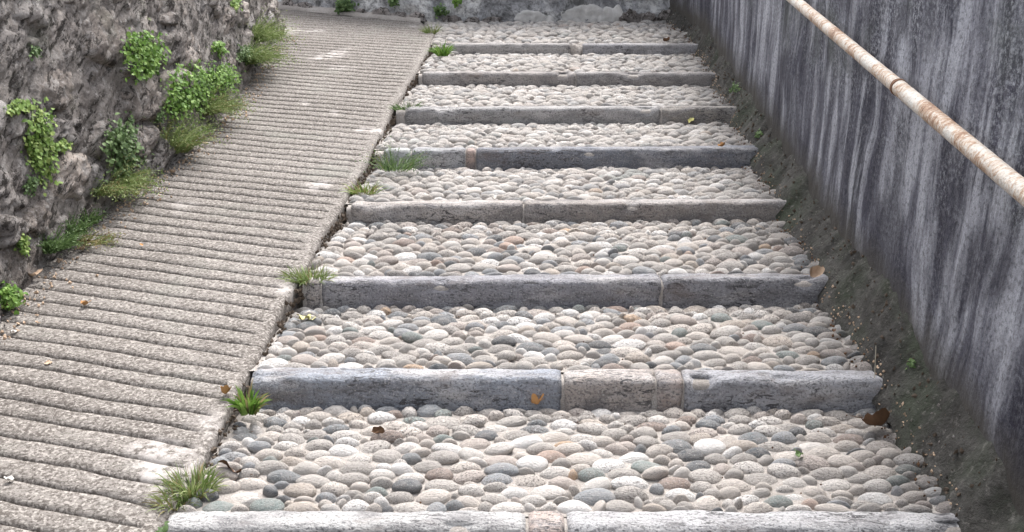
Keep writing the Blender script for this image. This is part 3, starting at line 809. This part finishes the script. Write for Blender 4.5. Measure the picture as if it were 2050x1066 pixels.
# leafy clumps on the wall
clump('wall_plant', 'rounded bright green leafy clump high on the rubble wall', 'plant', P(282, 105), (.07, .16, .10), 420, .021, L_GREEN, 1, group=GW)
clump('wall_plant', 'long trailing light green leafy plant hanging beside the big grey stone at the left edge', 'plant', P(72, 285), (.04, .075, .13), 330, .018, L_YEL, 2, group=GW)
clump('wall_plant', 'thin strip of yellow green leaves over the big grey stone at the left edge', 'plant', P(22, 212), (.03, .13, .02), 90, .018, L_YEL, 3, group=GW)
clump('wall_plant', 'near half of the broad leafy mat in the middle of the wall', 'plant', P(372, 185), (.05, .22, .125), 520, .019, L_GREEN, 4, group=GW)
clump('wall_plant', 'far half of the broad leafy mat, reaching towards the ramp', 'plant', P(428, 160), (.05, .30, .075), 420, .018, L_GREEN, 5, group=GW)
clump('wall_plant', 'upright blue green leafy plant low on the wall, above the ragged low weeds', 'plant', P(248, 300), (.05, .14, .125), 340, .019, L_DARK, 6, group=GW)
clump('wall_plant', 'small sparse yellowish sprig between two stones, right of the trailing plant', 'plant', P(130, 285), (.03, .07, .025), 60, .015, L_YEL, 7, group=GW)
clump('wall_plant', 'tiny yellow green sprig low on the wall near the left edge', 'plant', P(44, 482), (.02, .03, .045), 60, .014, L_YEL, 8, group=GW)
clump('wall_plant', 'small bright clump between the round clump and the feathery tufts', 'plant', P(440, 92), (.04, .10, .045), 90, .018, L_GREEN, 9, group=GW)
clump('wall_plant', 'tiny dark sprig high at the left of the wall', 'plant', P(70, 105), (.02, .03, .03), 36, .014, L_DARK, 10, group=GW)
clump('wall_plant', 'small green patch at the top frame edge near the far end of the rubble wall', 'plant', P(470, 12), (.03, .10, .05), 90, .017, L_YEL, 11, group=GW)
clump('wall_plant', 'sparse sprig hanging under the trailing plant', 'plant', P(62, 375), (.02, .03, .05), 50, .013, L_DARK, 12, group=GW)
clump('wall_plant', 'faint spray of tiny leaves on the stones above the feathery bush', 'plant', P(318, 225), (.02, .05, .05), 70, .013, L_DARK, 13, group=GW)
clump('wall_plant', 'leafy clump at the very bottom left beside curled leaves', 'plant', P(10, 592), (.05, .05, .045), 90, .018, L_GREEN, 14, group=GF)
clump('wall_plant', 'dark leafy clump under the upper feathery tuft near the wall end', 'plant', P(490, 110), (.06, .16, .05), 160, .017, L_DARK, 15, group=GW)
# feathery tufts at the foot of the wall
def foot(px, py, off=.03): p = onplane(px, py); return Vector((p.x - .0, p.y, p.z + .005))
LR = Vector((.9, -.5, -.1))
tuft('wall_weed', 'uppermost feathery green tuft at the far end of the rubble wall', 'weed', P(512, 85, .02), 170, .24, L_GRASS, 21, .8, LR, .0016, .05, 2, GF, ell=(.6, 2.2))
tuft('wall_weed', 'second feathery tuft just below the uppermost one, spreading onto the ramp', 'weed', P(500, 128, .02), 170, .24, L_GRASS, 22, .8, LR, .0016, .05, 2, GF, ell=(.6, 2.2))
tuft('wall_weed', 'low feathery spray spreading onto the ramp under the broad leafy mat', 'weed', P(418, 228, .0), 150, .19, L_GRASS, 23, .8, LR, .0015, .06, 2, GF, ell=(.6, 2), dry=.15)
tuft('wall_weed', 'wide feathery bush at the wall foot right of the upright leafy plant', 'weed', P(345, 305, .0), 200, .18, L_GRASS, 24, .9, Vector((.6, -.3, .35)), .0016, .07, 2, GF, dry=.1)
tuft('wall_weed', 'ragged low weeds with a pale yellow leaf at the wall foot', 'weed', P(222, 382, .0), 190, .15, L_GRASS, 25, 1.0, LR, .0016, .07, 2, GF, dry=.2, ell=(.7, 2))
tuft('wall_weed', 'dark low weeds in front of the lowest big stones', 'weed', P(112, 500, .02), 110, .085, L_DARK, 26, 1.0, Vector((.6, -.2, .3)), .0022, .05, 1, GF, ell=(.6, 1.6))
tuft('wall_weed', 'small green sprout between the lower stones and the ramp', 'weed', P(150, 468, .02), 60, .07, L_DARK, 27, .9, Vector((.5, -.2, .5)), .002, .03, 1, GF)
tuft('wall_weed', 'tiny dark tuft at the ramp edge above the dry leaves', 'weed', P(182, 448, .02), 40, .06, L_DARK, 28, .9, Vector((.5, -.2, .5)), .002, .02, 1, GF)
tuft('wall_weed', 'brownish half dry weeds lying on the ramp beside the dark low weeds', 'weed', foot(180, 490), 50, .08, L_GRASS, 29, 1.0, Vector((.8, -.3, -.2)), .0012, .05, 1, GF, dry=.7)
# joint weeds
J = lambda px, py: onplane(px, py) + Vector((0, 0, -.02))
tuft('grass_tuft', 'largest grass tuft, at the lower end of the ramp edge', 'grass tuft', J(385, 975), 170, .068, L_GRASS, 41, 1.3, Vector((-.1, 0, .2)), .0019, .035, 0, GE, dry=.14, ell=(1.1, 1.2))
tuft('grass_tuft', 'paler straw coloured tuft just below the largest one', 'grass tuft', J(352, 1000), 80, .06, L_GRASS, 42, 1.1, Vector((0, -.2, .1)), .0016, .03, 0, GE, dry=.45)
tuft('grass_tuft', 'broad bladed green tuft at the end of the blue grey kerb', 'grass tuft', J(497, 812), 46, .075, L_GREEN, 43, .9, Vector((.1, -.2, .4)), .0045, .02, 0, GE, dry=.12)
tuft('grass_tuft', 'short grass tuft on the ramp edge by the third kerb', 'grass tuft', J(618, 556), 150, .075, L_GRASS, 44, 1.3, Vector((-.1, 0, 0)), .0018, .04, 0, GE, dry=.1, ell=(1.6, .7))
tuft('grass_tuft', 'small yellowish tuft below the white topped kerb stone', 'grass tuft', J(728, 380), 80, .07, L_YEL, 45, 1.3, Vector((-.2, 0, 0)), .0016, .03, 0, GE, dry=.4, ell=(1.6, .7))
tuft('grass_tuft', 'thin spreading dark weeds over the end of the dark speckled kerb', 'grass tuft', J(795, 332), 70, .12, L_DARK, 46, 1.4, Vector((.15, -.1, .1)), .0014, .06, 1, GE, dry=.06, ell=(1.3, 1))
tuft('grass_tuft', 'flat small tuft at the ramp edge beside the sixth tread', 'grass tuft', J(812, 215), 70, .07, L_DARK, 47, 1.4, Vector((-.2, 0, 0)), .0018, .035, 0, GE, ell=(1.6, .6))
tuft('grass_tuft', 'green tuft at the left end of the topmost kerb', 'grass tuft', J(886, 106), 70, .09, L_GREEN, 48, 1.1, Vector((0, 0, .2)), .003, .03, 0, GE)
tuft('grass_tuft', 'highest grass tuft, in the corner of ramp and topmost tread', 'grass tuft', J(864, 66), 70, .09, L_GRASS, 49, 1.1, Vector((0, 0, .2)), .0022, .03, 0, GE, dry=.15)
clump('joint_weed', 'small round leaved weed at the bottom corner of the lowest kerb', 'weed', onplane(332, 1056) + Vector((0, 0, -.02)), (.022, .03, .03), 60, .014, L_DARK, 50, Vector((.1, -.3, 1)), group=GE)
# far wall
def BKp(px, py):
    r = ray(px, py); t = 7.93 / r.y
    for _ in range(10): x = r.x * t; t = (interp(x, [p[0] for p in BW], [p[1] for p in BW]) - .03) / r.y
    return Vector((0, 0, H)) + r * t
clump('wall_plant', 'wide green bush at the foot of the far wall, behind the ramp', 'plant', BKp(680, 8), (.12, .08, .06), 260, .022, L_DARK, 60, Vector((0, -1, .3)), group='weeds on the far wall')
clump('wall_plant', 'dark sprig on the far wall between the bush and the corner tuft', 'plant', BKp(785, 4), (.06, .04, .05), 90, .02, L_DARK, 61, Vector((0, -1, .3)), group='weeds on the far wall')
clump('wall_plant', 'dark weed in the hollow above the left corner of the topmost tread', 'plant', BKp(875, 22), (.07, .03, .03), 80, .018, L_DARK, 62, Vector((0, -1, .3)), group='weeds on the far wall')
clump('wall_plant', 'bright little weed at the top frame edge of the far wall', 'plant', BKp(912, 3), (.05, .03, .03), 60, .018, L_GREEN, 63, Vector((0, -1, .3)), group='weeds on the far wall')
# right wall
RWG = 'weeds on the mortar footing of the right wall'
clump('wall_plant', 'faint mossy sprig at the foot of the right wall beside the seventh kerb', 'plant', onrwall(1470, 178, -.03), (.02, .09, .045), 80, .012, L_DARK, 70, Vector((-1, -.3, .3)), group=RWG)
clump('wall_plant', 'small green sprig over a dark hole at the foot of the right wall', 'plant', onrwall(1515, 268, -.04), (.02, .05, .02), 50, .014, L_DARK, 71, Vector((-1, -.3, .3)), group=RWG)
clump('wall_plant', 'tiny green weed in the crack of the footing above the curled brown leaf', 'plant', onrwall(1825, 735, -.03), (.015, .02, .016), 30, .010, L_DARK, 72, Vector((-1, -.3, .3)), group=RWG)

# ================================================================ fallen leaves, straw, chips
def dead_leaf(lab, px, py, size, m, seed, curl=.5, lift=.012, name='fallen_leaf', cat='leaf', stem=True, on=None, asp=.75, lobes=0):
    rs = random.Random(seed); vs = []; fs = []; n = 9; nr = 22
    vs.append((0, 0, 0))
    for k in range(1, 6):
        t = k / 5
        for a in range(nr):
            an = 2 * math.pi * a / nr; lob = 1 + (.35 * math.cos(an * lobes) if lobes else 0) + .1 * N(a * 1.3, seed)
            rx = math.cos(an) * size * t * (1 if not lobes else 1 + (lob - 1) * t) * (1 if lobes else (1 + .15 * math.cos(an))); ry = math.sin(an) * size * asp * t * (1 if not lobes else 1 + (lob - 1) * t)
            z = curl * (ry * ry / size) * 1.6 + curl * .8 * rx * rx / size + .55 * size * FB(rx / size * 1.3 + seed, ry / size * 1.3, seed, 3) * t
            vs.append((rx, ry, z))
    for a in range(nr): fs.append((0, 1 + a, 1 + (a + 1) % nr))
    for k in range(4):
        for a in range(nr): s0 = 1 + k * nr; fs.append((s0 + a, s0 + nr + a, s0 + nr + (a + 1) % nr, s0 + (a + 1) % nr))
    p = on if on is not None else onplane(px, py, 0) + Vector((0, 0, lift))
    o = obj(name, mesh(name, vs, fs, m), None, p); o.rotation_euler = (R(10) + rs.gauss(0, .25), rs.gauss(0, .25), rs.uniform(0, 6.28))
    tag(o, lab, cat)
    if stem:
        sv, sf = [], []; c = Vector((-size * .9, 0, size * .5 * curl)); stem_geo(sv, sf, c, c + Vector((-size * .9, size * .2, size * .2)), .0009)
        obj('leaf_stalk', mesh('leaf_stalk', sv, sf, m), o)
    return o
def cob(px, py):                                            # point on the cobbles / kerbs under a photo pixel
    r = ray(px, py); t = 2.2
    while t < 9:
        p = Vector((0, 0, H)) + r * t
        i = max(0, sum(1 for f in FK if f <= p.y) - 1)
        if i < 7 and p.y > FK[i + 1] - KD: z = plane(FK[i + 1])
        else: z = tread_z(i, p.x, p.y) + .004
        if p.z <= z: return Vector((p.x, p.y, z))
        t += .005
    return p
o = dead_leaf('big curled dark brown leaf against the mortar footing', 1760, 838, .044, DRY_BROWN, 1, .9, 0, on=cob(1757, 870) + Vector((.0, 0, .022)))
o.rotation_euler = (R(-35), R(10), .5)
o = dead_leaf('crumpled pale tan leaf at the right end of the third kerb', 1625, 590, .025, DRY_TAN, 2, .8, 0, on=cob(1626, 602) + Vector((0, 0, .018)))
dead_leaf('small orange leaf at the foot of the blue grey kerb', 1073, 805, .021, DRY_ORANGE, 3, .9, 0, on=cob(1073, 818) + Vector((0, 0, .010)), lobes=3)
dead_leaf('pale yellow lobed leaf on the third tread near the ramp', 610, 637, .028, DRY_YELLOW, 4, .1, 0, on=cob(612, 642) + Vector((0, 0, .008)), lobes=5)
dead_leaf('curled orange brown leaf on the ramp beside the broad bladed tuft', 452, 797, .019, DRY_ORANGE, 5, 1.0, .012)
dead_leaf('reddish brown leaf strip right of the largest grass tuft', 462, 938, .030, DRY_BROWN, 6, .25, 0, on=cob(462, 945) + Vector((0, 0, .008)), asp=.4)
dead_leaf('small brown leaf lying on the lower left of the ramp', 172, 616, .012, DRY_ORANGE, 7, .9, .008, asp=.9)
dead_leaf('pinkish petal on the ramp near the left edge', 74, 650, .008, DRY_TAN, 8, .4, .006, stem=False)
dead_leaf('long tan leaf leaning on the lowest big stone of the wall', 70, 565, .026, DRY_TAN, 9, .7, .022, asp=.4)
dead_leaf('pale chip on the ramp at the lower left frame edge', 20, 966, .011, M_WHITE, 10, .5, .006, stem=False, name='pale_chip', cat='stone chip')
dead_leaf('white chip on the ramp by the left frame edge', 28, 668, .009, M_WHITE, 11, .4, .006, stem=False, name='pale_chip', cat='stone chip')
dead_leaf('faint tan leaf scrap in the middle of the lower ramp', 98, 730, .012, DRY_TAN, 12, .3, .004, stem=False)
dead_leaf('brown curled leaves at the bottom left wall foot, front one', 14, 622, .024, DRY_TAN, 13, .9, .012)
dead_leaf('orange brown leaf beside the bottom left plant', 30, 612, .018, DRY_BROWN, 14, .9, .012)
dead_leaf('tan leaf lying between the dark low weeds and the ramp', 165, 505, .022, DRY_TAN, 15, .8, .010, asp=.5)
dead_leaf('dark brown leaf next to the tan one by the low weeds', 175, 492, .020, DRY_BROWN, 16, .8, .010, asp=.5)
dead_leaf('pale yellow leaf on the ragged weeds at the wall foot', 270, 402, .020, DRY_YELLOW, 17, .5, .022)
dead_leaf('tan leaf on the ramp edge under the wide feathery bush', 345, 350, .018, DRY_TAN, 18, .6, .010)
dead_leaf('small tan leaf on the ramp by the low feathery spray', 412, 262, .018, DRY_TAN, 19, .6, .010)
dead_leaf('dark olive leaf on the pebbles right of the bottom tread centre', 1600, 912, .020, L_DARK, 20, .3, 0, on=cob(1600, 915) + Vector((0, 0, .006)), asp=.4)
dead_leaf('reddish brown dead leaf on the fifth tread at its right end', 1440, 328, .020, DRY_ORANGE, 21, .8, 0, on=cob(1445, 333) + Vector((0, 0, .012)))
dead_leaf('small rust red leaf at the foot of the topmost kerb', 1332, 98, .022, DRY_BROWN, 22, .8, 0, on=cob(1332, 100) + Vector((0, 0, .014)))
dead_leaf('brown leaf flake on the bottom tread left of centre', 757, 868, .024, DRY_BROWN, 23, .3, 0, on=cob(757, 870) + Vector((0, 0, .008)), asp=.35, stem=False)
dead_leaf('yellow leaf on the fifth tread near the footing', 1383, 244, .020, DRY_YELLOW, 24, .3, 0, on=cob(1383, 247) + Vector((0, 0, .012)))
dead_leaf('small orange leaf on the ramp between the lowest leaves', 283, 494, .008, DRY_ORANGE, 25, .5, .006, stem=False)
dead_leaf('pale limestone chip resting in front of the white topped kerb', 990, 428, .016, M_WHITE, 26, .9, 0, on=cob(990, 436) + Vector((0, 0, .014)), stem=False, name='pale_chip', cat='stone chip')
sv, sf = [], []; a = cob(1740, 800) + Vector((.01, 0, .0)); b = a + Vector((.004, .02, .085)); stem_geo(sv, sf, Vector((0, 0, 0)), b - a, .0016)
tag(obj('straw', mesh('straw', sv, sf, M_STRAW), None, a), 'thin pale straw standing beside the curled brown leaf', 'straw')

# scattered bits of grit and leaf litter in the corners
def litter(name, lab, pts, m, smin, smax, seed, kind='stuff'):
    rs = random.Random(seed); vs, fs = [], []
    for p in pts:
        s = rs.uniform(smin, smax); b = len(vs); rx = Euler((rs.uniform(0, 6), rs.uniform(0, 6), rs.uniform(0, 6))).to_matrix(); fl = rs.uniform(.25, .8)
        for c in ((1, 0, 0), (-1, 0, 0), (0, 1, 0), (0, -1, 0), (0, 0, 1), (0, 0, -1)):
            v = rx @ Vector((c[0] * s * rs.uniform(.7, 1.3), c[1] * s * rs.uniform(.6, 1), c[2] * s * fl)); vs.append(p + v)
        for t in ((0, 2, 4), (2, 1, 4), (1, 3, 4), (3, 0, 4), (2, 0, 5), (1, 2, 5), (3, 1, 5), (0, 3, 5)): fs.append(tuple(b + q for q in t))
    tag(obj(name, mesh(name, vs, fs, m, False)), lab, None, None, kind)
rs = random.Random(77)
pts = []
for _ in range(1500):
    F = rs.uniform(2.4, 7.4); x = lwall_x(F) + .03 + abs(rs.gauss(0, .035)); pts.append(Vector((x, F, plane(F) + .003)))
litter('soil_crumbs', 'crumbs of soil and grit along the foot of the rubble wall', pts, MM, .0015, .0045, 1)
pts = [Vector((redge(F := rs.uniform(1.8, 7.4)) + rs.uniform(-.004, .02), F, plane(F) - rs.uniform(.01, .05))) for _ in range(900)]
litter('joint_soil', 'dark soil filling the joint between ramp and steps', pts, M_SOIL, .004, .012, 2)
pts = []
for _ in range(700):
    F = rs.uniform(2.3, 7.8); x = inner(F) + rs.uniform(-.05, .08); i = max(0, sum(1 for f in FK if f <= F) - 1)
    pts.append(Vector((x, F, tread_z(i, x, F) + .004 + max(0, x - inner(F)) * .4)))
litter('leaf_litter', 'brown crumbs of leaf litter where the cobbles meet the footing', pts, DRY_BROWN, .002, .007, 3)

rs = random.Random(5); low = [f for f in FOOT if 2.2 < f[1] < 7.9 and .15 < f[3] < .95]
pts = [Vector(f[:3]) + Vector((rs.uniform(-.01, .01), rs.uniform(-.01, .01), .002)) for f in rs.sample(low, 1100)]
litter('gravel', 'pale grit and small stones caught on the mossy footing of the right wall', pts[:420], MM, .0015, .006, 6)
litter('soil_crumbs', 'dark crumbs of soil on the footing of the right wall', pts[650:], M_SOIL, .003, .010, 7)
edge = [f for f in FOOT if 2.2 < f[1] < 7.9 and .02 < f[3] < .35]
litter('leaf_litter', 'dry leaf and twig crumbs along the foot of the right wall', [Vector(f[:3]) + Vector((0, 0, .003)) for f in rs.sample(edge, 420)], DRY_TAN, .002, .006, 8)

pts = []
for _ in range(520):
    F = rs.uniform(2.7, 7.4); x = lwall_x(F) + .02 + abs(rs.gauss(0, .06)); pts.append(Vector((x, F, plane(F) + .004)))
litter('leaf_litter', 'tan and orange leaf crumbs along the foot of the rubble wall', pts, DRY_TAN, .003, .009, 11)
pts = []
for _ in range(420):
    F = rs.uniform(2.0, 7.9); x = rs.uniform(redge(F), inner(F)); i = min(7, max(0, sum(1 for f in FK if f <= F) - 1))
    if F < FK[0]: continue
    pts.append(Vector((x, F, tread_z(i, x, F) - .002)))
litter('grit', 'tiny dark bits of leaf and grit scattered between the pebbles', pts, DRY_BROWN, .0015, .004, 12)
